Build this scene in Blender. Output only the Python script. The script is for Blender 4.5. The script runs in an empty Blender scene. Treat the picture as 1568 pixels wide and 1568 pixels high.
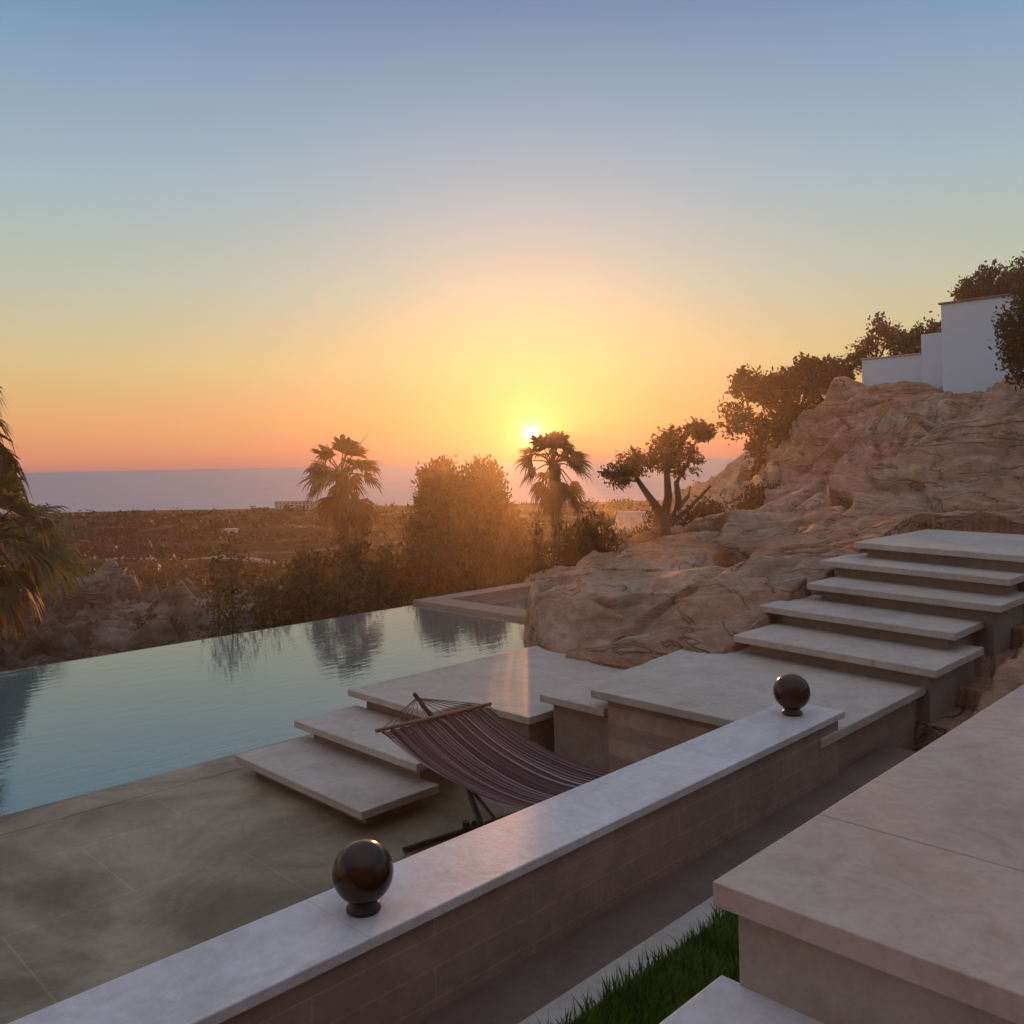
import bpy, math, random
import numpy as np
from mathutils import Vector, noise, Matrix
random.seed(3); np.random.seed(3)
R2=math.sqrt(.5)
def W(s,t,z=0): return ((s-t)*R2,(s+t)*R2,z)
def lin(r,g,b):
    f=lambda c:(c/255/12.92) if c/255<=.04045 else ((c/255+.055)/1.055)**2.4
    return (f(r),f(g),f(b),1)
scene=bpy.context.scene
col=scene.collection
scene.view_settings.view_transform='Standard'
try: scene.view_settings.look='None'
except: pass
scene.view_settings.exposure=0
# ---------------------------------------------------------------- helpers
def empty(name):
    e=bpy.data.objects.new(name,None); col.objects.link(e); return e
def mobj(name,v,f,mat,rot=False,parent=None,smooth=False,bevel=0):
    me=bpy.data.meshes.new(name); me.from_pydata([tuple(map(float,p)) for p in v],[],f); me.update()
    o=bpy.data.objects.new(name,me); col.objects.link(o)
    if mat: me.materials.append(mat)
    if rot: o.rotation_euler=(0,0,math.radians(45))
    if parent: o.parent=parent
    if smooth: me.polygons.foreach_set('use_smooth',[True]*len(me.polygons))
    if bevel:
        b=o.modifiers.new('bevel','BEVEL'); b.width=bevel; b.segments=2; b.limit_method='ANGLE'
    return o
def prism(name,pts,z0,z1,mat,parent=None,bevel=.008,rot=True):
    n=len(pts)
    v=[(p[0],p[1],z0) for p in pts]+[(p[0],p[1],z1) for p in pts]
    a=sum(pts[i][0]*pts[(i+1)%n][1]-pts[(i+1)%n][0]*pts[i][1] for i in range(n))
    f=[tuple(range(n))[::-1],tuple(range(n,2*n))]+[(i,(i+1)%n,n+(i+1)%n,n+i) for i in range(n)]
    if a<0: f=[x[::-1] for x in f]
    return mobj(name,v,f,mat,rot,parent,bevel=bevel)
def box(name,s0,s1,t0,t1,z0,z1,mat,parent=None,bevel=.008,rot=True):
    return prism(name,[(s0,t0),(s1,t0),(s1,t1),(s0,t1)],z0,z1,mat,parent,bevel,rot)
def tubes(lst,sides=7):
    V=[];F=[]
    for pts,rad in lst:
        pts=[Vector(p) for p in pts]; b=len(V)
        for i,p in enumerate(pts):
            d=(pts[min(i+1,len(pts)-1)]-pts[max(i-1,0)]).normalized()
            u=d.cross(Vector((0,0,1)) if abs(d.z)<.9 else Vector((1,0,0))).normalized(); w=d.cross(u)
            for k in range(sides):
                a=2*math.pi*k/sides
                V.append(p+(u*math.cos(a)+w*math.sin(a))*rad[i])
        for i in range(len(pts)-1):
            for k in range(sides):
                F.append((b+i*sides+k,b+i*sides+(k+1)%sides,b+(i+1)*sides+(k+1)%sides,b+(i+1)*sides+k))
        F.append(tuple(b+k for k in range(sides))); F.append(tuple(b+(len(pts)-1)*sides+k for k in range(sides))[::-1])
    return V,F
# ---------------------------------------------------------------- materials
def newmat(name):
    m=bpy.data.materials.new(name); m.use_nodes=True; nt=m.node_tree
    return m,nt,nt.nodes['Principled BSDF']
def N(nt,t,**k):
    n=nt.nodes.new(t)
    for a,b in k.items(): setattr(n,a,b)
    return n
def ramp(nt,src,stops):
    r=N(nt,'ShaderNodeValToRGB'); e=r.color_ramp.elements
    while len(e)<len(stops): e.new(.5)
    for i,(p,c) in enumerate(stops):
        e[i].position=p; e[i].color=c if len(c)==4 else (*c,1)
    nt.links.new(src,r.inputs[0]); return r.outputs[0]
def noi(nt,vec,scale,detail=6,rough=.6,dist=0):
    n=N(nt,'ShaderNodeTexNoise'); n.inputs['Scale'].default_value=scale; n.inputs['Detail'].default_value=detail
    n.inputs['Roughness'].default_value=rough; n.inputs['Distortion'].default_value=dist
    nt.links.new(vec,n.inputs['Vector']); return n.outputs['Fac']
def mixc(nt,fac,a,b,mode='MIX'):
    m=N(nt,'ShaderNodeMix',data_type='RGBA',blend_type=mode)
    for s,v in ((m.inputs[0],fac),(m.inputs[6],a),(m.inputs[7],b)):
        if hasattr(v,'is_linked') : nt.links.new(v,s)
        else: s.default_value=v if not isinstance(v,tuple) else (v if len(v)==4 else (*v,1))
    return m.outputs[2]
def math_(nt,op,a,b=0,clamp=False):
    m=N(nt,'ShaderNodeMath',operation=op,use_clamp=clamp)
    for i,v in enumerate((a,b)):
        if hasattr(v,'is_linked'): nt.links.new(v,m.inputs[i])
        else: m.inputs[i].default_value=v
    return m.outputs[0]
def stone(name,c1,c2,rough=.6,joint=None,axis='xy',stain=None,bump=.12,offs=.5,pit=.22,mort=(.72,.70,.67)):
    m,nt,p=newmat(name); tc=N(nt,'ShaderNodeTexCoord'); o=tc.outputs['Object']
    base=mixc(nt,ramp(nt,noi(nt,o,1.6,5,.65,.5),[(.32,(0,0,0)),(.68,(1,1,1))]),c1,c2)
    f1=noi(nt,o,22,5,.75)
    base=mixc(nt,1.0,base,ramp(nt,f1,[(.3,(.88,.87,.86)),(.68,(1.05,1.05,1.05))]),'MULTIPLY')
    cloud=ramp(nt,noi(nt,o,4.5,4,.7,1.2),[(.35,(.88,.86,.84)),(.6,(1.03,1.03,1.03))])
    base=mixc(nt,1.0,base,cloud,'MULTIPLY')
    pits=ramp(nt,noi(nt,o,60,2,.5),[(.27,(.45,.42,.4)),(.32,(1,1,1))])
    base=mixc(nt,pit,base,pits,'MULTIPLY')
    if stain:
        st=ramp(nt,noi(nt,o,.75,5,.6,.8),[(.38,(*stain,1)),(.58,(1,1,1,1))])
        base=mixc(nt,.95,base,st,'MULTIPLY')
    hgt=f1
    if joint:
        bw,bh,ms=joint
        sep=N(nt,'ShaderNodeSeparateXYZ'); nt.links.new(o,sep.inputs[0])
        cmb=N(nt,'ShaderNodeCombineXYZ')
        nt.links.new(sep.outputs[0],cmb.inputs[0]); nt.links.new(sep.outputs[1 if axis=='xy' else 2],cmb.inputs[1])
        b=N(nt,'ShaderNodeTexBrick'); b.offset=offs; nt.links.new(cmb.outputs[0],b.inputs['Vector'])
        b.inputs['Color1'].default_value=(1,1,1,1); b.inputs['Color2'].default_value=(.88,.87,.86,1)
        b.inputs['Mortar'].default_value=(*mort,1); b.inputs['Scale'].default_value=1
        b.inputs['Brick Width'].default_value=bw; b.inputs['Row Height'].default_value=bh
        b.inputs['Mortar Size'].default_value=ms; b.inputs['Mortar Smooth'].default_value=.3
        base=mixc(nt,1.0,base,b.outputs['Color'],'MULTIPLY')
        hgt=math_(nt,'SUBTRACT',hgt,math_(nt,'MULTIPLY',b.outputs['Fac'],1.0))
    nt.links.new(base,p.inputs['Base Color']); p.inputs['Roughness'].default_value=rough
    p.inputs['Specular IOR Level'].default_value=.35
    bp=N(nt,'ShaderNodeBump'); bp.inputs['Strength'].default_value=bump; bp.inputs['Distance'].default_value=.01
    nt.links.new(hgt,bp.inputs['Height']); nt.links.new(bp.outputs[0],p.inputs['Normal'])
    return m
M_cap=stone('cap_stone',(.54,.525,.56),(.65,.64,.68),.5,joint=(1.25,30,.002))
M_wall=stone('wall_stone',(.29,.205,.165),(.37,.275,.23),.75,joint=(1.1,.125,.0035),axis='xz',mort=(1.25,1.22,1.2))
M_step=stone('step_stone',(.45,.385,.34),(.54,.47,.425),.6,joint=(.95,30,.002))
M_deck=stone('deck_stone',(.29,.23,.155),(.38,.305,.215),.5,joint=(1.5,.95,.005),stain=(.45,.40,.36),pit=.15,mort=(1.3,1.3,1.3))
M_fg=stone('terrace_stone',(.43,.325,.285),(.52,.41,.36),.6)
M_fgw=stone('riser_stone',(.35,.295,.25),(.43,.37,.31),.7)
M_path=stone('path_stone',(.13,.09,.078),(.175,.13,.112),.6)
M_kerb=stone('kerb_stone',(.37,.35,.335),(.44,.42,.405),.6)
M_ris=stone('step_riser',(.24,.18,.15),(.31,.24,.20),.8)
M_house=stone('house_render',(.22,.18,.155),(.26,.215,.19),.8)
def rockmat(name,cA,cB,cC,warm,sc=1.0):
    m,nt,p=newmat(name); tc=N(nt,'ShaderNodeTexCoord'); o=tc.outputs['Object']
    mp=N(nt,'ShaderNodeMapping'); nt.links.new(o,mp.inputs[0]); mp.inputs['Scale'].default_value=(sc,sc,sc*3.4); mp.inputs['Rotation'].default_value=(.10,.32,0)
    v=mp.outputs[0]
    n1=noi(nt,v,.9,8,.65,.5)
    base=ramp(nt,n1,[(.32,cB),(.5,cA),(.68,cC)])
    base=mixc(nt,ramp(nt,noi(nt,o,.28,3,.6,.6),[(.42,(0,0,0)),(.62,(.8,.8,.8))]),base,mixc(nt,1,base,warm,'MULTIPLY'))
    n2=noi(nt,o,7*sc,7,.76)
    base=mixc(nt,1,base,ramp(nt,n2,[(.3,(.62,.59,.56)),(.62,(1.14,1.13,1.12))]),'MULTIPLY')
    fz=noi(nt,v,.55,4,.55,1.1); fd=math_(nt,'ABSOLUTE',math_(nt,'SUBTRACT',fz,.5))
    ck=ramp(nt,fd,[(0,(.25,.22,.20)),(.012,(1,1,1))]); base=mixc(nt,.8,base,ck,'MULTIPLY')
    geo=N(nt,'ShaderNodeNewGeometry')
    base=mixc(nt,1,base,ramp(nt,geo.outputs['Pointiness'],[(.42,(.50,.45,.41)),(.49,(1,1,1)),(.58,(1.2,1.19,1.17))]),'MULTIPLY')  # occlusion put into the colour: crevices darkened, convex edges lightened
    nt.links.new(base,p.inputs['Base Color']); p.inputs['Roughness'].default_value=.85
    p.inputs['Specular IOR Level'].default_value=.2
    ckh=ramp(nt,fd,[(0,(0,0,0)),(.03,(1,1,1))])
    h=math_(nt,'ADD',math_(nt,'ADD',math_(nt,'MULTIPLY',n2,.5),math_(nt,'MULTIPLY',n1,1.5)),math_(nt,'MULTIPLY',ckh,.3))
    bp=N(nt,'ShaderNodeBump'); bp.inputs['Strength'].default_value=.9; bp.inputs['Distance'].default_value=.16
    nt.links.new(h,bp.inputs['Height']); nt.links.new(bp.outputs[0],p.inputs['Normal'])
    return m
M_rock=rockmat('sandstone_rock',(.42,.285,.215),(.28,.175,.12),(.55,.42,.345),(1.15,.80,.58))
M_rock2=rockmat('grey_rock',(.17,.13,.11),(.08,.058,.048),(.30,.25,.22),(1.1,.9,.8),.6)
def leafmat(name,c1,c2,trans=.4,sc=2.0):
    m,nt,p=newmat(name); tc=N(nt,'ShaderNodeTexCoord')
    c=mixc(nt,ramp(nt,noi(nt,tc.outputs['Object'],sc,3,.7),[(.35,(0,0,0)),(.65,(1,1,1))]),c1,c2)
    nt.links.new(c,p.inputs['Base Color']); p.inputs['Roughness'].default_value=.6; p.inputs['Specular IOR Level'].default_value=.2
    tr=N(nt,'ShaderNodeBsdfTranslucent'); nt.links.new(mixc(nt,1,c,(1.5,1.2,.6),'MULTIPLY'),tr.inputs[0])
    mx=N(nt,'ShaderNodeMixShader'); mx.inputs[0].default_value=trans
    nt.links.new(p.outputs[0],mx.inputs[1]); nt.links.new(tr.outputs[0],mx.inputs[2])
    nt.links.new(mx.outputs[0],nt.nodes['Material Output'].inputs[0]); return m
M_leaf=leafmat('dark_foliage',(.022,.03,.014),(.05,.05,.022),.3)
M_leaf2=leafmat('warm_foliage',(.032,.024,.012),(.065,.04,.017),.33)
M_leaf3=leafmat('olive_foliage',(.035,.042,.016),(.10,.09,.035),.35)
M_scrub=leafmat('scrub_foliage',(.016,.018,.010),(.045,.034,.018),.15,.03)
M_palm=leafmat('palm_leaf',(.035,.038,.018),(.075,.07,.03),.35)
M_palmg=leafmat('green_palm_leaf',(.045,.06,.02),(.14,.15,.045),.35)
M_palmd=leafmat('palm_dead_leaf',(.06,.036,.02),(.11,.07,.035),.3)
M_palmy=leafmat('yellow_palm_leaf',(.14,.10,.03),(.25,.16,.05),.35)
M_grass=leafmat('grass_blade',(.05,.11,.018),(.13,.22,.04),.4,6)
M_bark=stone('bark',(.05,.033,.025),(.09,.06,.045),.9,bump=.6)
M_soil=stone('soil',(.05,.04,.025),(.08,.065,.04),.95)
def plain(name,c,rough=.5,metal=0,coat=0,spec=.5,var=.2):
    m,nt,p=newmat(name); tc=N(nt,'ShaderNodeTexCoord')
    b=mixc(nt,noi(nt,tc.outputs['Object'],3,4),tuple(x*(1-var) for x in c),tuple(min(1,x*(1+var)) for x in c))
    nt.links.new(b,p.inputs['Base Color']); p.inputs['Roughness'].default_value=rough; p.inputs['Metallic'].default_value=metal
    p.inputs['Coat Weight'].default_value=coat; p.inputs['Coat Roughness'].default_value=.06; p.inputs['Specular IOR Level'].default_value=spec
    return m
M_white=plain('white_render',(.55,.64,.74),.85,spec=.2,var=.05)
M_globe=plain('brown_glazed_ceramic',(.030,.009,.005),.17,0,.0,.38)
M_globeb=plain('dark_metal_base',(.02,.012,.01),.45,.2)
M_wood=plain('dark_wood',(.045,.022,.015),.5)
M_woodl=plain('varnished_wood',(.20,.09,.04),.4)
M_rope=plain('rope',(.16,.09,.06),.8)
# hammock cloth
M_cloth,nt,p=newmat('striped_cloth'); tc=N(nt,'ShaderNodeTexCoord'); sp=N(nt,'ShaderNodeSeparateXYZ'); nt.links.new(tc.outputs['Object'],sp.inputs[0])
n1=N(nt,'ShaderNodeTexNoise',noise_dimensions='1D'); n1.inputs['Scale'].default_value=26; n1.inputs['Detail'].default_value=1.5
nt.links.new(sp.outputs[0],n1.inputs['W'])
cc=ramp(nt,n1.outputs['Fac'],[(.30,(.045,.022,.025)),(.42,(.17,.085,.078)),(.47,(.05,.03,.038)),(.53,(.07,.045,.052)),(.58,(.36,.25,.23)),(.63,(.12,.068,.07)),(.72,(.04,.03,.045))])
nt.links.new(cc,p.inputs['Base Color']); p.inputs['Roughness'].default_value=.9; p.inputs['Specular IOR Level'].default_value=.1
# water
M_water,nt,p=newmat('pool_water'); tc=N(nt,'ShaderNodeTexCoord')
mp=N(nt,'ShaderNodeMapping'); mp.inputs['Rotation'].default_value=(0,0,math.radians(45)); mp.inputs['Scale'].default_value=(1.0,3.2,1)
nt.links.new(tc.outputs['Object'],mp.inputs[0])
p.inputs['Base Color'].default_value=(.095,.155,.16,1); p.inputs['Roughness'].default_value=.015; p.inputs['IOR'].default_value=2.15
bp=N(nt,'ShaderNodeBump'); bp.inputs['Strength'].default_value=.45; bp.inputs['Distance'].default_value=.006
nt.links.new(noi(nt,mp.outputs[0],2.2,4,.5,.3),bp.inputs['Height']); nt.links.new(bp.outputs[0],p.inputs['Normal'])
# sea
M_sea,nt,p=newmat('sea_water'); tc=N(nt,'ShaderNodeTexCoord')
mp=N(nt,'ShaderNodeMapping'); mp.inputs['Scale'].default_value=(.0006,.004,1); nt.links.new(tc.outputs['Object'],mp.inputs[0])
nt.links.new(mixc(nt,noi(nt,mp.outputs[0],3,6),(.36,.35,.39),(.50,.47,.50)),p.inputs['Base Color'])
p.inputs['Roughness'].default_value=.9; p.inputs['IOR'].default_value=1.33; p.inputs['Specular IOR Level'].default_value=.1
# land
M_land,nt,p=newmat('dry_land'); tc=N(nt,'ShaderNodeTexCoord'); g=tc.outputs['Object']
big=noi(nt,g,.009,7,.65,.8)
c=ramp(nt,big,[(.36,(.016,.012,.010)),(.45,(.040,.026,.022)),(.50,(.020,.016,.012)),(.555,(.055,.037,.031)),(.60,(.13,.092,.078)),(.66,(.05,.034,.028))])
c=mixc(nt,1,c,ramp(nt,noi(nt,g,.10,6,.75),[(.40,(.4,.4,.38)),(.58,(1.15,1.1,1.05))]),'MULTIPLY')
c=mixc(nt,1,c,ramp(nt,noi(nt,g,1.3,4,.7),[(.35,(.6,.6,.58)),(.6,(1.1,1.1,1.1))]),'MULTIPLY')
nt.links.new(c,p.inputs['Base Color']); p.inputs['Roughness'].default_value=.95; p.inputs['Specular IOR Level'].default_value=.05
M_road=plain('pale_track',(.19,.15,.14),.9)

# ---------------------------------------------------------------- sky
SEL=math.radians(1.85); SAZ=math.radians(1.3)
sd=(math.sin(SAZ)*math.cos(SEL),math.cos(SAZ)*math.cos(SEL),math.sin(SEL))
w=bpy.data.worlds.new("World"); scene.world=w; w.use_nodes=True; nt=w.node_tree
bg=nt.nodes['Background']; out=nt.nodes['World Output']
tc=N(nt,'ShaderNodeTexCoord'); nrm=N(nt,'ShaderNodeVectorMath',operation='NORMALIZE'); nt.links.new(tc.outputs['Generated'],nrm.inputs[0])
sp=N(nt,'ShaderNodeSeparateXYZ'); nt.links.new(nrm.outputs[0],sp.inputs[0])
skyc=ramp(nt,sp.outputs[2],[(0,lin(186,126,116)),(.015,lin(216,142,112)),(.05,lin(226,166,112)),(.11,lin(216,190,138)),(.19,lin(185,192,172)),(.28,lin(158,182,191)),(.38,lin(128,162,188)),(.46,lin(97,138,172)),(.7,lin(166,172,186)),(1,lin(186,188,200))])
dt=N(nt,'ShaderNodeVectorMath',operation='DOT_PRODUCT'); nt.links.new(nrm.outputs[0],dt.inputs[0]); dt.inputs[1].default_value=sd
dot=math_(nt,'MAXIMUM',dt.outputs['Value'],0)
tot=skyc
for k,cr,amp in ((220,(.9,.38,.04,1),.16),(1500,(1,.6,.10,1),.5),(9000,(1,.8,.3,1),1.2)):
    f=math_(nt,'MULTIPLY',math_(nt,'POWER',dot,k),amp)
    sc=N(nt,'ShaderNodeVectorMath',operation='SCALE'); sc.inputs[0].default_value=cr[:3]; nt.links.new(f,sc.inputs['Scale'])
    tot=mixc(nt,1.0,tot,sc.outputs[0],'ADD')
dm=N(nt,'ShaderNodeMapRange',interpolation_type='SMOOTHSTEP'); nt.links.new(dt.outputs['Value'],dm.inputs[0])
dm.inputs[1].default_value=math.cos(math.radians(.50)); dm.inputs[2].default_value=math.cos(math.radians(.34)); dm.inputs[3].default_value=0; dm.inputs[4].default_value=12
sc=N(nt,'ShaderNodeVectorMath',operation='SCALE'); sc.inputs[0].default_value=(1,.85,.45); nt.links.new(dm.outputs[0],sc.inputs['Scale'])
tot=mixc(nt,1.0,tot,sc.outputs[0],'ADD')
nt.links.new(tot,bg.inputs[0]); bg.inputs[1].default_value=1.0
sk=N(nt,'ShaderNodeTexSky'); sk.sky_type='NISHITA'; sk.sun_disc=False; sk.sun_elevation=SEL; sk.sun_rotation=SAZ
bg2=N(nt,'ShaderNodeBackground'); nt.links.new(sk.outputs[0],bg2.inputs[0]); bg2.inputs[1].default_value=.005
ad=N(nt,'ShaderNodeAddShader'); nt.links.new(bg.outputs[0],ad.inputs[0]); nt.links.new(bg2.outputs[0],ad.inputs[1]); nt.links.new(ad.outputs[0],out.inputs[0])
sl=bpy.data.lights.new('sun','SUN'); sl.energy=3.2; sl.angle=math.radians(.5); sl.color=(1,.38,.10)
so=bpy.data.objects.new('sun',sl); col.objects.link(so); so.rotation_euler=Vector(sd).to_track_quat('Z','Y').to_euler()
# homogeneous scattering box added over the garden for a warm veil around the sun
M_haze=bpy.data.materials.new('added_haze'); M_haze.use_nodes=True; nt=M_haze.node_tree; nt.nodes.clear()
vs=N(nt,'ShaderNodeVolumeScatter'); vs.inputs['Density'].default_value=.0022; vs.inputs['Anisotropy'].default_value=.83; vs.inputs['Color'].default_value=(1,.85,.75,1)
vo=N(nt,'ShaderNodeOutputMaterial'); nt.links.new(vs.outputs[0],vo.inputs['Volume'])
box('added_haze',-40,40,-3,34,-8,22,M_haze,None,0,rot=False)

# ---------------------------------------------------------------- camera
cd=bpy.data.cameras.new('camera'); cam=bpy.data.objects.new('camera',cd); col.objects.link(cam); scene.camera=cam
cam.location=(0,0,2.70); cam.rotation_euler=(math.radians(90),math.radians(1.146),0)
cd.sensor_width=36; cd.lens=31.27; cd.shift_y=-.0485; cd.clip_end=100000; cd.clip_start=.05

# ---------------------------------------------------------------- terrace architecture (local s,t frame at 45 deg)
dk=empty('pool_deck')
box('paving',-6,5.42,3.05,7.3,-.3,.04,M_deck,dk,0)
box('coping',-6,7.2,7.3,7.7,-.3,.042,M_deck,dk,0)
st=empty('lower_stone_steps')
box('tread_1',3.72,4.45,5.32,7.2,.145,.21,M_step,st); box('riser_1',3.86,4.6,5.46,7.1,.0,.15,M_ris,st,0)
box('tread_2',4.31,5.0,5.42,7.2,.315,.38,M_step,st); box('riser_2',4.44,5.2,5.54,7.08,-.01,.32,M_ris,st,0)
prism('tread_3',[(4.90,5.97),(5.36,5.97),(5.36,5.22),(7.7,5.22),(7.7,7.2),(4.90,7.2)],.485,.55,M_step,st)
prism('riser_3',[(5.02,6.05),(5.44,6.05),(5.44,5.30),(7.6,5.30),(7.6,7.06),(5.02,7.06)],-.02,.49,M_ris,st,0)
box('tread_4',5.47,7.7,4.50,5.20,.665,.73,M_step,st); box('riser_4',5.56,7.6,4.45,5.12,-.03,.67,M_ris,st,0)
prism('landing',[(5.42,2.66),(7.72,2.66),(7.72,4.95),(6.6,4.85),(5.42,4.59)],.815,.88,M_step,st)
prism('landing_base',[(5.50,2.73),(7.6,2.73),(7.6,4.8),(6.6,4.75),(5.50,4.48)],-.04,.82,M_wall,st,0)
us=empty('upper_stone_staircase')
def quad(name,fl,fr,depth,z,parent):
    prism(name,[fl,fr,(fr[0]+depth,fr[1]),(fl[0]+depth,fl[1])],z-.065,z,M_step,parent)
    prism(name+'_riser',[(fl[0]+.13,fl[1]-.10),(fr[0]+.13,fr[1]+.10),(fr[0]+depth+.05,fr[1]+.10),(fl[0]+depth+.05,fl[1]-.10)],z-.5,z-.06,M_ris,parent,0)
quad('step_1',(7.30,4.43),(7.06,2.53),1.1,1.05,us)
quad('step_2',(8.02,4.57),(7.74,2.62),1.0,1.22,us)
quad('step_3',(8.64,4.37),(8.32,2.44),.95,1.39,us)
quad('step_4',(9.28,4.53),(8.80,2.50),1.0,1.56,us)
quad('step_5',(9.75,4.36),(9.22,2.40),2.2,1.73,us)
wl=empty('stone_garden_wall')
box('wall_body',-5,5.70,2.675,3.045,-.05,.96,M_wall,wl)
box('wall_cap',-5,5.736,2.645,3.07,.955,1.0,M_cap,wl,.006)
box('garden_path',-5,6.5,2.372,2.70,.3,.58,M_path)
box('path_kerb',-5,6.5,2.232,2.372,.3,.60,M_kerb)
box('planting_soil',-3,6.5,1.3,2.232,.2,.57,M_soil)
tr=empty('terrace_platform')
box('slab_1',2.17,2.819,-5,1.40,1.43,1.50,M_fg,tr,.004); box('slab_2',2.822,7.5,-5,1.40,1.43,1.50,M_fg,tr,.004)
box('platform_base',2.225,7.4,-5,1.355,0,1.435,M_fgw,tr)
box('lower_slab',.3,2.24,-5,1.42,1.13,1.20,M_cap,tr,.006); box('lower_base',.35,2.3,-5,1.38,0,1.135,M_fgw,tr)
# unseen villa behind the viewpoint, added to darken globe reflections and block sky light
vl=empty('unseen_villa')
box('ground_floor',-16,16,-12,-3.6,0,4.0,M_house,vl,0,rot=False); box('upper_floor',-15,15,-12,-4.6,4.003,7.2,M_house,vl,0,rot=False)
box('roof_slab',-15.4,15.4,-12.3,-4.2,7.203,7.45,M_kerb,vl,0,rot=False)
for i in range(5): box('window_%d'%i,-13+i*5.6,-10+i*5.6,-3.64,-3.57,1.3,3.6,M_globeb,vl,0,rot=False)
# pool
pl=empty('swimming_pool')
box('infinity_edge',-12,10.9,13.4,13.52,-2.6,-.012,M_path,pl,.004)
box('pool_floor',-12,10.9,7.7,13.4,-1.5,-1.3,M_ris,pl,0)
mobj('pool_water',[(-12,7.2,0),(10.8,7.2,0),(10.8,13.42,0),(-12,13.42,0)],[(0,1,2,3)],M_water,True)
sb=empty('spa_basin')
box('near_coping',10.8,11.35,10.2,13.60,-.6,.07,M_ris,sb); box('left_coping',11.354,16,13.15,13.60,-.6,.07,M_ris,sb)
box('far_coping',15.6,16,10.2,13.146,-.6,.07,M_ris,sb); box('basin_wall',10.83,15.9,13.2,13.56,-2.6,-.6,M_ris,sb,0)
mobj('spa_water',[(11.3,10,-0.06),(15.7,10,-.06),(15.7,13.2,-.06),(11.3,13.2,-.06)],[(0,1,2,3)],M_water,True,sb)

# grass
V=[];F=[]
rs=random.Random(5)
for i in range(26000):
    s=rs.uniform(.2,5.2); t=rs.uniform(1.43,2.235); x,y,_=W(s,t)
    h=rs.uniform(.045,.12)*(0.75+.5*noise.noise((s*3,t*3,0))+.25); a=rs.uniform(0,6.28); wd=.0042
    lx=rs.gauss(0,.03); ly=rs.gauss(0,.03); b=len(V)
    V+= [(x-math.cos(a)*wd,y-math.sin(a)*wd,.565),(x+math.cos(a)*wd,y+math.sin(a)*wd,.565),
         (x+math.cos(a)*wd*.8+lx*.4,y+math.sin(a)*wd*.8+ly*.4,.565+h*.6),(x-math.cos(a)*wd*.8+lx*.4,y-math.sin(a)*wd*.8+ly*.4,.565+h*.6),(x+lx,y+ly,.565+h)]
    F+=[(b,b+1,b+2,b+3),(b+3,b+2,b+4)]
mobj('lawn_grass',V,F,M_grass)

# globes
def globe(s,t,r):
    e=empty('ceramic_globe_ornament'); x,y,_=W(s,t)
    prof=[]
    for i in range(33):
        a=math.pi*i/32; prof.append((math.sin(a)*r,1.03+r+ -math.cos(a)*r))
    V=[];F=[];n=48
    for (rr,z) in prof:
        for k in range(n): V.append((x+rr*math.cos(2*math.pi*k/n),y+rr*math.sin(2*math.pi*k/n),z))
    for i in range(32):
        for k in range(n): F.append((i*n+k,i*n+(k+1)%n,(i+1)*n+(k+1)%n,(i+1)*n+k))
    o=mobj('globe',V,F,M_globe,parent=e,smooth=True)
    pr=[(.0,1.001),(.062,1.001),(.066,1.006),(.064,1.018),(.052,1.024),(.050,1.05),(.04,1.06)]
    V=[];F=[]
    for (rr,z) in pr:
        for k in range(n): V.append((x+rr*math.cos(2*math.pi*k/n),y+rr*math.sin(2*math.pi*k/n),z))
    for i in range(len(pr)-1):
        for k in range(n): F.append((i*n+k,i*n+(k+1)%n,(i+1)*n+(k+1)%n,(i+1)*n+k))
    mobj('base_ring',V,F,M_globeb,parent=e,smooth=True)
globe(1.98,2.83,.116); globe(5.44,2.87,.118)

# hammock
hm=empty('hammock')
tp=[(5.18,.785),(4.95,.69),(4.7,.62),(4.4,.57),(4.1,.545),(3.8,.56),(3.5,.64),(3.26,.76)]
ts=np.linspace(5.18,3.26,40); zs=np.interp(-ts,[-a for a,_ in tp],[b for _,b in tp])
zs=np.convolve(np.pad(zs,2,mode='edge'),np.ones(5)/5,'valid')
V=[];F=[];ns=80
for i,t in enumerate(ts):
    u=i/39; mid=math.sin(math.pi*u)
    for j in range(ns):
        q=j/(ns-1); s=3.84+.96*q
        z=zs[i]-.05*mid*(1-(2*q-1)**2)+.010*mid*math.sin(q*38+2*u)+.012*noise.noise((q*9,u*3,1))+.006*math.sin(q*75)
        s2=4.32+(s-4.32)*(1-.08*mid)
        V.append((s2,t-.10*(q-.5),z))
for i in range(39):
    for j in range(ns-1): F.append((i*ns+j,i*ns+j+1,(i+1)*ns+j+1,(i+1)*ns+j))
mobj('cloth',V,F,M_cloth,True,hm,True)
L=[((3.80,5.235,.79),(4.84,5.13,.79)),((3.80,3.30,.77),(4.84,3.20,.77))]
v,f=tubes([(l,[.014,.014]) for l in L],10); mobj('spreader_bars',v,f,M_woodl,True,hm,True)
rp=[]
for k in range(13):
    q=k/12; rp.append(([(4.36,5.47,.875),(3.84+.96*q,5.23-.10*q,.79)],[.0035]*2)); rp.append(([(4.34,3.12,.86),(3.84+.96*q,3.29-.1*q,.77)],[.0035]*2))
    rp.append(([(3.84+.96*q,5.23-.10*q,.79),(3.85+.94*q,5.10-.10*q,.755)],[.004]*2))
v,f=tubes(rp,5); mobj('ropes',v,f,M_rope,True,hm)
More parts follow.
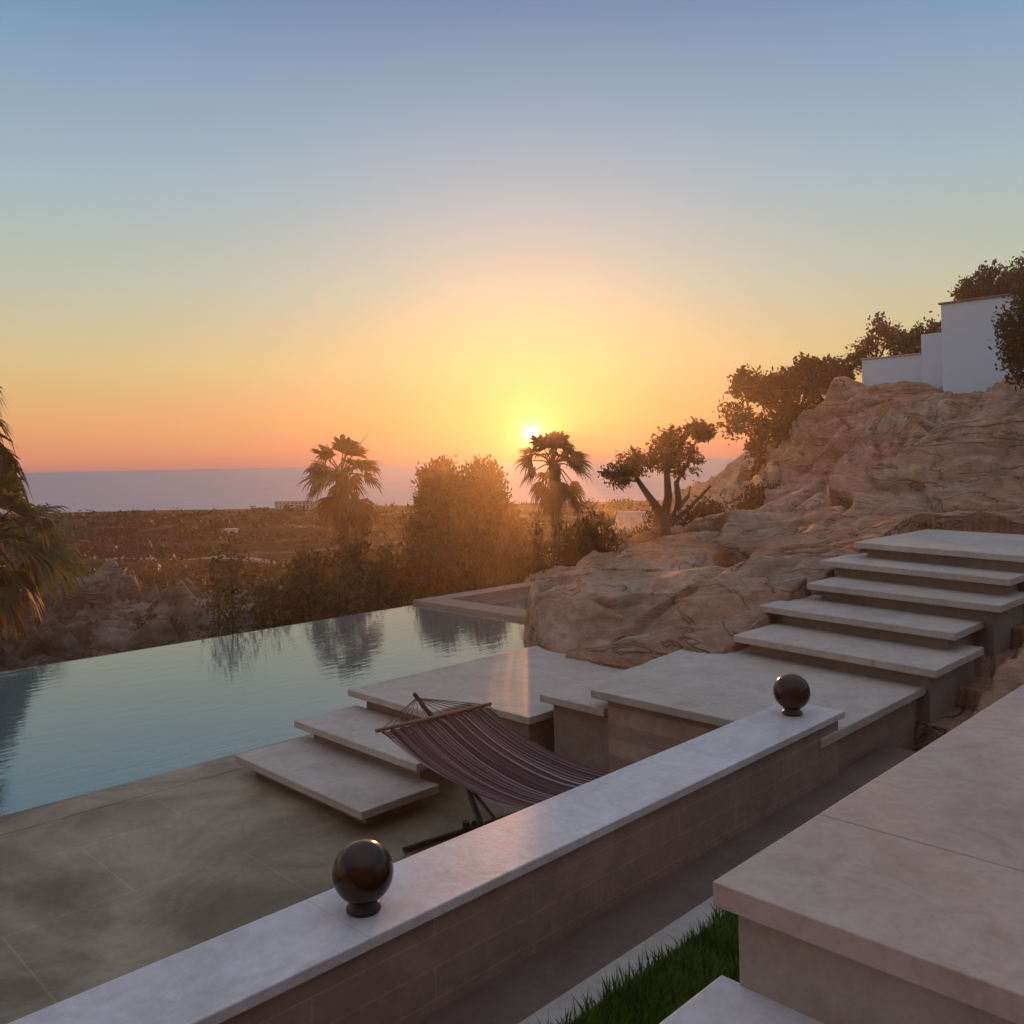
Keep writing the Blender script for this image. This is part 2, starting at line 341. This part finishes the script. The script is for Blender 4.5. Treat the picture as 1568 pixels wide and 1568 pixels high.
sd_=[([(4.33,4.72,.10),(4.345,4.93,.42),(4.36,5.22,.72),(4.365,5.50,.90)],[.024,.020,.018,.016]),
     ([(4.33,3.80,.10),(4.33,3.6,.42),(4.34,3.35,.72),(4.34,3.12,.88)],[.024,.020,.018,.016]),
     ([(4.33,4.80,.085),(4.33,3.7,.085)],[.024,.024]),
     ([(3.74,4.86,.065),(4.86,4.70,.065)],[.020,.020]),([(3.74,3.74,.065),(4.86,3.66,.065)],[.020,.020]),
     ([(4.345,4.90,.36),(4.335,4.45,.10)],[.013,.013]),
     ([(4.26,4.80,.06),(4.26,4.80,.12)],[.03,.026])]
v,f=tubes(sd_,10); mobj('stand',v,f,M_wood,True,hm,True)

# ---------------------------------------------------------------- rock hillside
cp=[(1.70,8.63,.95),(2.12,9.19,1.1),(3.18,9.97,1.5),(4.1,10.75,1.72),(5.3,11.7,1.9),(.57,9.5,.6),(0,10.4,.45),(.15,11.5,1.1),(.6,13,1.05),(1.7,15,1.0),
(.6,10.6,1.1),(1.3,11,.95),(1.2,10,.75),(3.6,18,1.15),(5.2,20,1.3),(5.7,22,1.4),(6.3,24,1.6),(6.8,26,1.9),(6.5,29,1.4),(6.7,22,2.3),(7.4,24,2.8),(7.9,24,3.6),(8.9,24,4.4),(10.8,24,4.4),(9.9,20,3.65),(9.8,17,3.65),(4.6,15,1.65),(5.7,15,2.1),
(6.8,15,2.6),(8.15,15.5,3.05),(7.2,12.5,1.95),(5.1,7.6,1.25),(3.9,6.7,.65),(5.3,6.7,1.1),(9,9,2.5),(12,13,3.6),(14,20,4.5),(12,28,4.2),(0,18,-.4),(2,22,.3),(5,28,.6),
(8,32,2.3),(0,30,-1.5),(4,36,-.5),(16,36,4),(27,32,6),(27,15,7),(22,6,5),(9,6,2.0),(3.3,19,1.0),(2.5,13,1.1),(3.5,12.5,1.35),(6.9,18.5,2.2),(8.2,19.5,3.2),(0,14,.4),(5.5,13,1.9)]
P=np.array(cp)
D=np.linalg.norm(P[:,None,:2]-P[None,:,:2],axis=2)
n=len(P); A=np.zeros((n+3,n+3)); A[:n,:n]=D-np.eye(n)*.12; A[:n,n]=1; A[:n,n+1:]=P[:,:2]; A[n,:n]=1; A[n+1:,:n]=P[:,:2].T
sol=np.linalg.solve(A,np.concatenate([P[:,2],[0,0,0]]))
def hbase(X,Y):
    d=np.sqrt((X[:,None]-P[None,:,0])**2+(Y[:,None]-P[None,:,1])**2)
    return d@sol[:n]+sol[n]+X*sol[n+1]+Y*sol[n+2]
def sst(a,b,x):
    k=min(1,max(0,(x-a)/(b-a))); return k*k*(3-2*k)
STZ=[(7.1,.6),(7.8,.75),(8.4,.92),(8.9,1.1),(9.4,1.25),(12.2,1.4)]
def ledge(q,sharp=.16):
    f=q-math.floor(q)
    return (f/(1-sharp)) if f<1-sharp else 1-sst(1-sharp,1,f)
def hill_p(x,y,z0):
    s=(x+y)*R2; t=(y-x)*R2
    far=min(1,max(0,(y-11)/9))
    wx=x+.5*noise.noise((x*.7,y*.7,11)); wy=y+.5*noise.noise((x*.7,y*.7,17))
    nz=noise.fractal((wx*.4,wy*.4,3.1),1,2.1,5)
    z=z0+(.10+.14*far)*nz
    big=noise.noise((wx*.22,wy*.22,5))
    q=1.15*(z0*1.0-.30*wx+.12*wy)+1.6*big
    m1=sst(-.45,.15,noise.noise((wx*.3,wy*.3,21)))
    l1=(ledge(q,.12)-.5)*m1
    z+=(.22+.34*far)*l1
    q2=2.9*(z0*.9-.2*wx-.05*wy)+2.2*noise.noise((wx*.45,wy*.45,9))
    l2=ledge(q2,.15)-.5
    z+=(.06+.09*far)*l2
    v=noise.voronoi((wx*.6,wy*.6,.3*z0))[0]; z+=(.10+.15*far)*min(1,(v[1]-v[0])*2.0)-.07
    v=noise.voronoi((wx*2.1,wy*2.1,.9*z0))[0]; z+=(.012+.02*far)*min(1,(v[1]-v[0])*2.2)-.01
    r=noise.ridged_multi_fractal((wx*1.1,wy*1.1,1.7),1,2.2,4,1,2)
    z+=.022*(r-1.2)*(1+far)
    z+=.032*noise.fractal((x*2.6,y*2.6,z*2),1,2,4)
    xc=.02+.14*noise.noise((y*.9,0,0))+.05*noise.noise((y*4,2,0))
    fl=sst(xc-.12,xc+.30,x)
    z=-1.6+(z+1.6)*fl
    if t>4.9:
        e=7.1+.16*noise.noise((t*1.3,5,0))
        z=-1+(z+1)*sst(e-.12,e+.22,s)
    elif t>2.35:
        cap=.3
        for ss,zz in STZ:
            if s>ss: cap=zz
        if s<12.0 and t<4.45: z=min(z,cap)
        if s<7.1: z=min(z,.2)
    else:
        z=0+(z)*sst(6.4,7.0,s) if s<7.2 else z
        if t<1.4 and s<7.5: z=min(z,.5)
    # undercut ledges lean out downslope
    mk=max(sst(4.7,5.8,t)*sst(7.5,8.6,s),sst(12.3,13.2,s))*sst(.5,1.3,x)
    o=mk*((.30+.35*far)*(l1+.0)+.10*l2)
    return (x-.75*o,y-.66*o,z)
def grid(name,xs,ys,mat):
    XX,YY=np.meshgrid(xs,ys); hb=hbase(XX.ravel(),YY.ravel())
    V=[];nx=len(xs)
    for x,y,z in zip(XX.ravel(),YY.ravel(),hb):
        V.append(hill_p(x,y,z))
    F=[(j*nx+i,j*nx+i+1,(j+1)*nx+i+1,(j+1)*nx+i) for j in range(len(ys)-1) for i in range(nx-1)]
    return mobj(name,V,F,mat,smooth=True)
xs=np.concatenate([np.arange(-.6,8,.045),np.arange(8,14,.08),np.arange(14,30,.5)])
ys=np.concatenate([np.arange(5.2,14,.05),np.arange(14,26,.09),np.arange(26,42,.4)])
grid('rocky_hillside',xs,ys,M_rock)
def hz(x,y): return hill_p(x,y,float(hbase(np.array([x]),np.array([y]))[0]))[2]

# ---------------------------------------------------------------- ground to the coast
prY=[0,14,20,30,36,48,100,200,400,800,1250,1330,1500]; prZ=[-2.2,-2.2,-2.3,-2.6,-3.4,-6,-12.5,-23.5,-38,-50,-55.6,-58.5,-62]
def gz(x,y):
    r=math.hypot(x,y*1.0) if y>0 else abs(x)
    yy=max(y,r*.75)
    z=float(np.interp(yy,prY,prZ))
    amp=np.interp(yy,[20,60,200,800,1200],[.25,1.6,6.0,5.5,1.5])
    z+=amp*noise.fractal((x*.012,y*.012,.5),1,2,4)*(1 if yy<1260 else .4)
    return z
rad=np.geomspace(13,1500,230); ang=np.radians(np.linspace(-62,62,420))
V=[(0+r*math.sin(a),r*math.cos(a),gz(r*math.sin(a),r*math.cos(a))) for r in rad for a in ang]
na=len(ang)
F=[(j*na+i,j*na+i+1,(j+1)*na+i+1,(j+1)*na+i) for j in range(len(rad)-1) for i in range(na-1)]
mobj('ground',V,F,M_land,smooth=True)
xs=np.arange(-30,-2.5,.11); ys=np.arange(15,40,.13)
V=[]
for y in ys:
    for x in xs:
        m=math.exp(-((y-25-3*noise.noise((x*.1,0,0)))/7)**2)*sst(2.6,6.5,-x)
        wx=x+1.2*noise.noise((x*.3,y*.3,1)); wy=y+1.2*noise.noise((x*.3,y*.3,8))
        rr=noise.ridged_multi_fractal((wx*.14,wy*.2,4),1,2.1,6,1,2)
        z=-2.85+m*(.35+rr*1.1)+.12*noise.fractal((x*1.2,y*1.2,0),1,2,4)
        v=noise.voronoi((wx*.5,wy*.6,0))[0]; z+=m*.8*min(1,(v[1]-v[0])*2.5)-.2*m
        q=1.6*(z-.1*x)+noise.noise((wx*.3,wy*.3,3)); z+=m*.5*(ledge(q)-.5)
        V.append((x,y,z-(.5 if m<.05 else 0)))
nx=len(xs); F=[(j*nx+i,j*nx+i+1,(j+1)*nx+i+1,(j+1)*nx+i) for j in range(len(ys)-1) for i in range(nx-1)]
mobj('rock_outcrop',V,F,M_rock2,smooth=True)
SEA=-57.3
mobj('sea',[(-60000,900,SEA),(60000,900,SEA),(60000,80000,SEA),(-60000,80000,SEA)],[(0,1,2,3)],M_sea)
def track(pts,wd):
    V=[];F=[];pp=[]
    for a,b in zip(pts[:-1],pts[1:]):
        for k in range(14):
            q=k/14; pp.append((a[0]+(b[0]-a[0])*q,a[1]+(b[1]-a[1])*q))
    for i,(x,y) in enumerate(pp):
        y+=wd*.6*noise.noise((x*.02,y*.01,9)); z=max(gz(x,y-wd),gz(x,y+wd),gz(x,y))+.25
        V+=[(x,y-wd,z),(x,y+wd,z)]
    F=[(2*i,2*i+2,2*i+3,2*i+1) for i in range(len(pp)-1)]
    mobj('dirt_track',V,F,M_road)
track([(-175,330),(-120,300),(-75,290)],5); track([(-62,150),(-40,165),(-18,170)],1.6); track([(-60,600),(20,640),(90,600)],5)

# ---------------------------------------------------------------- foliage
def leaves(blobs,leaf,per,rs,up=0.0,aspect=2.2,sig=.16):
    V=[];F=[]
    for (x,y,z,rx,ry,rz,nc) in blobs:
        for c in range(nc):
            d=rs.normal(size=3); d/=np.linalg.norm(d); r=rs.random()**.4
            cc=np.array([x,y,z])+d*r*np.array([rx,ry,rz])
            sg=sig*min(rx,rz)*rs.uniform(.6,1.5)
            for k in range(per):
                pt=cc+rs.normal(size=3)*sg
                a=rs.normal(size=3); a[2]+=up; a/=np.linalg.norm(a); b=np.cross(a,rs.normal(size=3)); b/=np.linalg.norm(b)+1e-9
                l=leaf*rs.uniform(.6,1.4); i=len(V)
                V+= [pt,pt+a*l*.5+b*l/aspect*.5,pt+a*l,pt+a*l*.5-b*l/aspect*.5]; F.append((i,i+1,i+2,i+3))
    return V,F
def tree(name,blobs,limbs,leaf=.09,per=26,mat=M_leaf,seed=1,up=0,aspect=2.2,sig=.16,autolimb=None):
    e=empty(name); rs=np.random.default_rng(seed)
    V,F=leaves(blobs,leaf,per,rs,up,aspect,sig); mobj('crown',V,F,mat,parent=e)
    L=list(limbs)
    if autolimb:
        bx,by,bz,fx,fy,fz,r=autolimb
        L.append(([(bx,by,bz),((bx+fx)/2+.05,(by+fy)/2,(bz+fz)/2),(fx,fy,fz)],[r,r*.8,r*.6]))
        for b in blobs:
            mx=((fx+b[0])/2,(fy+b[1])/2,(fz+b[2])/2+.08*b[5]); L.append(([(fx,fy,fz),mx,(b[0],b[1],b[2])],[r*.5,r*.3,r*.12]))
            for q in range(3):
                d=rs.normal(size=3); d/=np.linalg.norm(d)
                L.append(([mx,(b[0]+d[0]*b[3]*.4,b[1]+d[1]*b[4]*.4,b[2]+d[2]*b[5]*.4),(b[0]+d[0]*b[3]*.85,b[1]+d[1]*b[4]*.85,b[2]+d[2]*b[5]*.85)],[r*.22,r*.13,r*.05]))
    if L:
        v,f=tubes(L,7); mobj('trunk',v,f,M_bark,parent=e,smooth=True)
tree('pine_tree',[(9.0,26,5.0,.9,.8,.5,90),(8.2,26.3,4.75,.6,.6,.45,50),(7.6,26,4.65,.65,.7,.45,56),(6.9,25.8,4.8,.5,.5,.42,36),(6.45,25.8,3.85,.42,.4,.5,24),(7.35,25.6,3.6,.55,.5,.4,32),
 (8.3,25.8,3.95,.75,.5,.45,50),(7.35,25.6,2.6,.45,.4,.45,30),(7.0,25.5,3.1,.3,.3,.35,14),(9.4,26,4.3,.6,.5,.45,34),(9.7,26.2,5.2,.4,.4,.35,24),(7.2,25.5,2.1,.35,.3,.35,18),(8.9,26.2,5.35,.4,.4,.25,20)],[],leaf=.15,per=30,mat=M_leaf2,seed=2,sig=.20,autolimb=(8.0,26.2,1.8,8.1,26.2,3.5,.12))
B=(3.28,19,.8)
tree('juniper_tree',[(2.30,19,2.42,.36,.45,.28,34),(2.65,19,2.65,.40,.4,.30,36),(3.3,19,2.85,.35,.4,.40,38),(3.65,19,2.65,.36,.4,.36,34),(3.45,19,3.12,.32,.3,.24,24),(3.95,19,3.28,.34,.35,.22,30),(4.15,19,3.25,.22,.25,.16,12)],
 [([B,(3.2,19,1.5),(2.95,19,1.85),(2.75,19,2.15),(2.6,19,2.4)],[.13,.11,.08,.06,.04]),([(3.2,19,1.35),(3.32,19,1.9),(3.3,19,2.4),(3.4,19,2.9)],[.12,.09,.07,.04]),
  ([(3.3,19,1.3),(3.55,19,1.75),(3.5,19,2.2),(3.75,19,2.6),(3.95,19,3.1)],[.10,.08,.06,.05,.03]),([(3.4,19,1.35),(3.75,19.1,1.6),(3.95,19.1,1.8),(4.25,19.1,2.1)],[.07,.05,.04,.025]),([(3.5,19,1.6),(3.75,19,1.9),(3.8,19,2.1)],[.05,.04,.02])],
 leaf=.085,per=38,mat=M_leaf2,seed=4,sig=.18)
tree('ficus_tree',[(-2.2,27,1.85,.70,.8,.95,190),(-2.25,27,.5,.95,.9,1.3,200),(-.95,27,1.75,.72,.8,1.0,190),(-.75,27,.4,.92,.9,1.3,200),(-1.5,27,.9,.7,.8,1.3,140),(-1.5,26.8,-1,1.5,.9,.9,150)],[],leaf=.16,per=30,mat=M_leaf2,seed=5,up=1.2,aspect=2.4,sig=.14,autolimb=(-1.5,27,-2.6,-1.5,27,-.5,.16))
rs=random.Random(8)
bl=[]
for i in range(95):
    u=rs.uniform(-6.0,3.4); y=rs.uniform(20.5,24)
    h=rs.uniform(1.4,3.0)*(1 if u>-4.7 else .75)
    bl.append((u,y,-2.0+h*.5+rs.uniform(0,.4),rs.uniform(.24,.44),.45,h*.6,44))
tree('oleander_hedge',bl,[],leaf=.17,per=20,mat=M_leaf2,seed=6,up=1.6,aspect=4,sig=.28)
for k,(x,y,zt,r,sd2) in enumerate([(-5.4,17,1.1,.35,11),(-4.9,17.6,.7,.4,12),(-6.0,18,.6,.3,13),(-3.4,18.5,.6,.45,14),(-4.3,19,.5,.45,15)]):
    tree('young_olive_tree',[(x,y,zt-.35,r,r,.45,22),(x+.15,y,zt-1.0,r*1.1,r,.5,24),(x-.1,y,zt-1.6,r,r,.5,20)],[],leaf=.10,per=16,mat=M_leaf3,seed=sd2,up=.8,aspect=3.2,sig=.4,autolimb=(x,y,-2.6,x,y,zt-1.5,.03))
for k,(x,y,z,r) in enumerate([(-9.5,18.2,-1.9,.6),(-8.6,18.4,-2.0,.5),(-7.2,19.6,-1.7,.5),(-6.2,21,-1.4,.6),(-8.5,21,-1.1,.5),(-12.5,20,-1.5,.7),(-6.5,27,-.9,.7),(-9.5,31,-1.2,.8),(-13,33,-1.4,.8),(-5,29,-1.2,.9),(-16,30,-1,.8)]):
    tree('garden_shrub',[(x,y,z,r,r,r*.55,40)],[],leaf=.09,per=22,mat=M_leaf,seed=30+k,up=.6,sig=.3)
tree('hillside_tree',[(11.3,28,6.15,.35,.4,.35,18),(11.65,28,6.75,.28,.3,.28,14),(11.0,28,5.7,.35,.3,.3,14),(12,28,6.4,.4,.4,.3,20)],[],leaf=.14,per=26,seed=41,sig=.28,autolimb=(11.5,28,4,11.5,28,5.5,.09))
tree('hillside_hedge',[(12.6,28,6.1,.6,.5,.45,60),(13.4,28,6.4,.7,.5,.55,66),(14.2,28,6.5,.7,.5,.5,60)],[],leaf=.14,per=26,seed=42,sig=.2)
tree('carob_tree',[(13.6,25,7.35,.8,.7,.5,80),(14.6,25,7.5,.8,.7,.55,70),(12.9,25,7.0,.4,.4,.35,26)],[],leaf=.14,per=28,seed=43,sig=.2,autolimb=(14.2,25,4,14.2,25,6.4,.12))
tree('pepper_tree',[(9.85,17,5.35,.36,.5,.5,50),(10.3,17,5.8,.5,.5,.5,70),(9.8,17,4.75,.36,.4,.5,50),(9.5,16.9,5.0,.18,.2,.3,10),(10.3,17,5.0,.6,.5,.7,90),(9.75,16.9,4.3,.28,.3,.32,22)],[],leaf=.10,per=28,seed=44,sig=.25,autolimb=(10.6,17,3.4,10.5,17,4.9,.08))
tree('rock_shrub',[(8.1,21.3,hz(8.1,21.3)+.12,.25,.25,.22,8)],[],leaf=.08,per=14,seed=45,sig=.4)
rr=random.Random(12)
bl=[(x,22+rr.uniform(-1,1),max(1.0,hz(x,21))+rr.uniform(0,.25),.4,.4,.25,22) for x in np.linspace(3.6,6.0,8)]
tree('ridge_scrub',bl,[],leaf=.10,per=24,mat=M_leaf2,seed=46,sig=.3)

# ---------------------------------------------------------------- fan palms
def palm(base,top,R,seed,nf=30,nd=10,wind=(0,0),tr_r=.14,stalks=True,mat=None,droop=.42,elr=(-25,85),dmat=None):
    e=empty('fan_palm'); rs=random.Random(seed); mat=mat or M_palm
    C=Vector(top); Bp=Vector(base)
    def fans(n,elr,mat,name,droop):
        V=[];F=[];S=[]
        for i in range(n):
            az=i*2.39996+rs.uniform(-.25,.25); el=math.radians(rs.uniform(*elr))
            d=Vector((math.cos(az)*math.cos(el)+wind[0],math.sin(az)*math.cos(el),math.sin(el)+wind[1])).normalized()
            pl_=R*rs.uniform(.34,.62); mid=C+d*pl_*.5+Vector((0,0,.03*R)); end=C+d*pl_-Vector((0,0,.05*R*(1-d.z)))
            S.append(([C,mid,end],[.018*R+.006,.012*R+.004,.008*R+.003]))
            d2=(end-mid).normalized(); sd=d2.cross(Vector((0,0,1)))
            if sd.length<.1: sd=Vector((1,0,0))
            sd.normalize(); tw=rs.uniform(-.9,.9); up_=sd.cross(d2); sd=(sd*math.cos(tw)+up_*math.sin(tw)).normalized()
            nb=21; L0=R*rs.uniform(.42,.66); spread=rs.uniform(60,95)
            nn=sd.cross(d2).normalized()
            for j in range(nb):
                q=2*j/(nb-1)-1; a=q*math.radians(spread)+rs.uniform(-.04,.04)
                bd=(d2*math.cos(a)+sd*math.sin(a)+nn*(.22*(abs(q)))).normalized(); L=L0*(1-.3*abs(q))*rs.uniform(.85,1.1)
                pw=sd*math.cos(a)-d2*math.sin(a); wd=L*.062
                g=Vector((0,0,-1))*L*droop*rs.uniform(.5,1.5)
                m=end+bd*L*.5+g*.12; m2=end+bd*L*.78+g*.45; t=end+bd*L*.97+g; b=len(V)
                V+=[end-pw*.004,end+pw*.004,m+pw*wd,m-pw*wd,m2+pw*wd*.55,m2-pw*wd*.55,t]
                F+=[(b,b+1,b+2,b+3),(b+3,b+2,b+4,b+5),(b+5,b+4,b+6)]
        mobj(name,V,F,mat,parent=e)
        v,f=tubes(S,5); mobj(name+'_stalks',v,f,mat,parent=e)
    fans(nf,elr,mat,'fronds',droop)
    fans(nd,(-75,-35),dmat or M_palmd,'dead_fronds',.55)
    L=[];n=26;pts=[];rd=[]
    for i in range(n+1):
        q=i/n; pts.append(Bp.lerp(C,q)+Vector((.04*math.sin(q*5+seed),.0,0))); rd.append(tr_r*(1.15-.25*q)*(1.0+(.12 if i%2 else -.05))*(1.25 if q>.86 else 1))
    L.append((pts,rd))
    for i in range(40):
        q=rs.uniform(.7,1); a=rs.uniform(0,6.28); p0=Bp.lerp(C,q); dd=Vector((math.cos(a),math.sin(a),.9))
        L.append(([p0,p0+dd*tr_r*1.6],[.03,.015]))
    if stalks:
        for a,ln in ((.4,1.0),(.15,.75)):
            L.append(([C,C+Vector((ln*.35*R,0,ln*.6*R)),C+Vector((ln*.62*R,0,ln*.9*R))],[.015,.010,.005]))
    v,f=tubes(L,8); mobj('trunk',v,f,M_bark,parent=e,smooth=True)
palm((-5.05,20.2,-3),(-3.89,20.2,2.44),1.05,3,26,9,(.05,.0),.12) if False else palm((-5.05,27,-3),(-5.2,27,2.4),1.45,3,26,9,(.05,.0),.16)
palm((1.45,28,-3),(1.3,28,2.6),1.35,9,22,8,(.1,.05),.15,False)
palm((-13.4,20,-3),(-13.05,20,3.95),2.05,21,34,10,(0,0),.25,False,droop=.8,elr=(-35,60))
palm((-11.95,20,-3),(-11.9,20,1.2),2.0,33,36,7,(0,0),.24,False,M_palmg,droop=.5,elr=(-45,75),dmat=M_palmy)

# ---------------------------------------------------------------- buildings
hs=empty('white_villa')
box('main_block',23.1,28,2,8.0,2.5,6.38,M_white,hs); box('parapet',23.05,28.05,1.95,8.05,6.383,6.43,M_path,hs)
box('pillar_wall',23.4,27,8.003,8.6,2.5,5.74,M_white,hs)
gw=empty('white_boundary_wall'); box('wall',24,24.25,8.61,10.4,2.5,5.3,M_white,gw); box('coping',23.97,24.28,8.61,10.43,5.303,5.34,M_kerb,gw)
pg=empty('white_pergola')
box('beam',3.9,5.9,34,34.2,.55,.72,M_white,pg,rot=False)
for i in range(5): box('post_%d'%i,3.9+i*.45,4.04+i*.45,34.02,34.18,-1.2,.548,M_white,pg,rot=False)
def bld(name,x,y,wd,dp,h,fl):
    e=empty(name); z=gz(x,y)-1
    box('walls',x-wd/2,x+wd/2,y,y+dp,z,z+h+1,M_kerb,e,0,rot=False)
    box('roof',x-wd/2-.3,x+wd/2+.3,y-.3,y+dp+.3,z+h+1.01,z+h+1.4,M_kerb,e,0,rot=False)
    n=max(2,int(wd/5))
    for k in range(fl):
        for i in range(n):
            cx=x-wd/2+(i+.5)*wd/n; box('window_%d_%d'%(k,i),cx-.8,cx+.8,y-.06,y-.01,z+2+k*3.2,z+3.6+k*3.2,M_globeb,e,0,rot=False)
bld('seaside_hotel',-290,1180,52,20,11,3); bld('seaside_hotel',-262,1190,20,20,8,2)
for (x,y,wd,h) in [(-560,1050,16,5),(-590,1100,14,5),(-205,640,9,4)]:
    bld('coastal_house',x,y,wd,9,h,1)
# distant scrub
rs=np.random.default_rng(77); V=[];F=[]
for i in range(11000):
    y=38*(1180/38)**rs.random(); x=rs.uniform(-.66,.25)*y
    if noise.noise((x*.014,y*.012,2))+.22*rs.normal()<-.05: continue
    z=gz(x,y); r=rs.uniform(.4,1.4)*(1+y/230)
    for k in range(14):
        pt=np.array([x,y,z])+rs.normal(size=3)*r*np.array([.6,.5,.25])+np.array([0,0,.3*r]); a=rs.normal(size=3); a/=np.linalg.norm(a); b=np.cross(a,rs.normal(size=3)); b/=np.linalg.norm(b)
        l=r*.45; j=len(V); V+=[pt-a*l,pt+b*l*.7,pt+a*l]; F.append((j,j+1,j+2))
mobj('distant_scrub',V,F,M_scrub)
print('OBJS',len(bpy.data.objects))
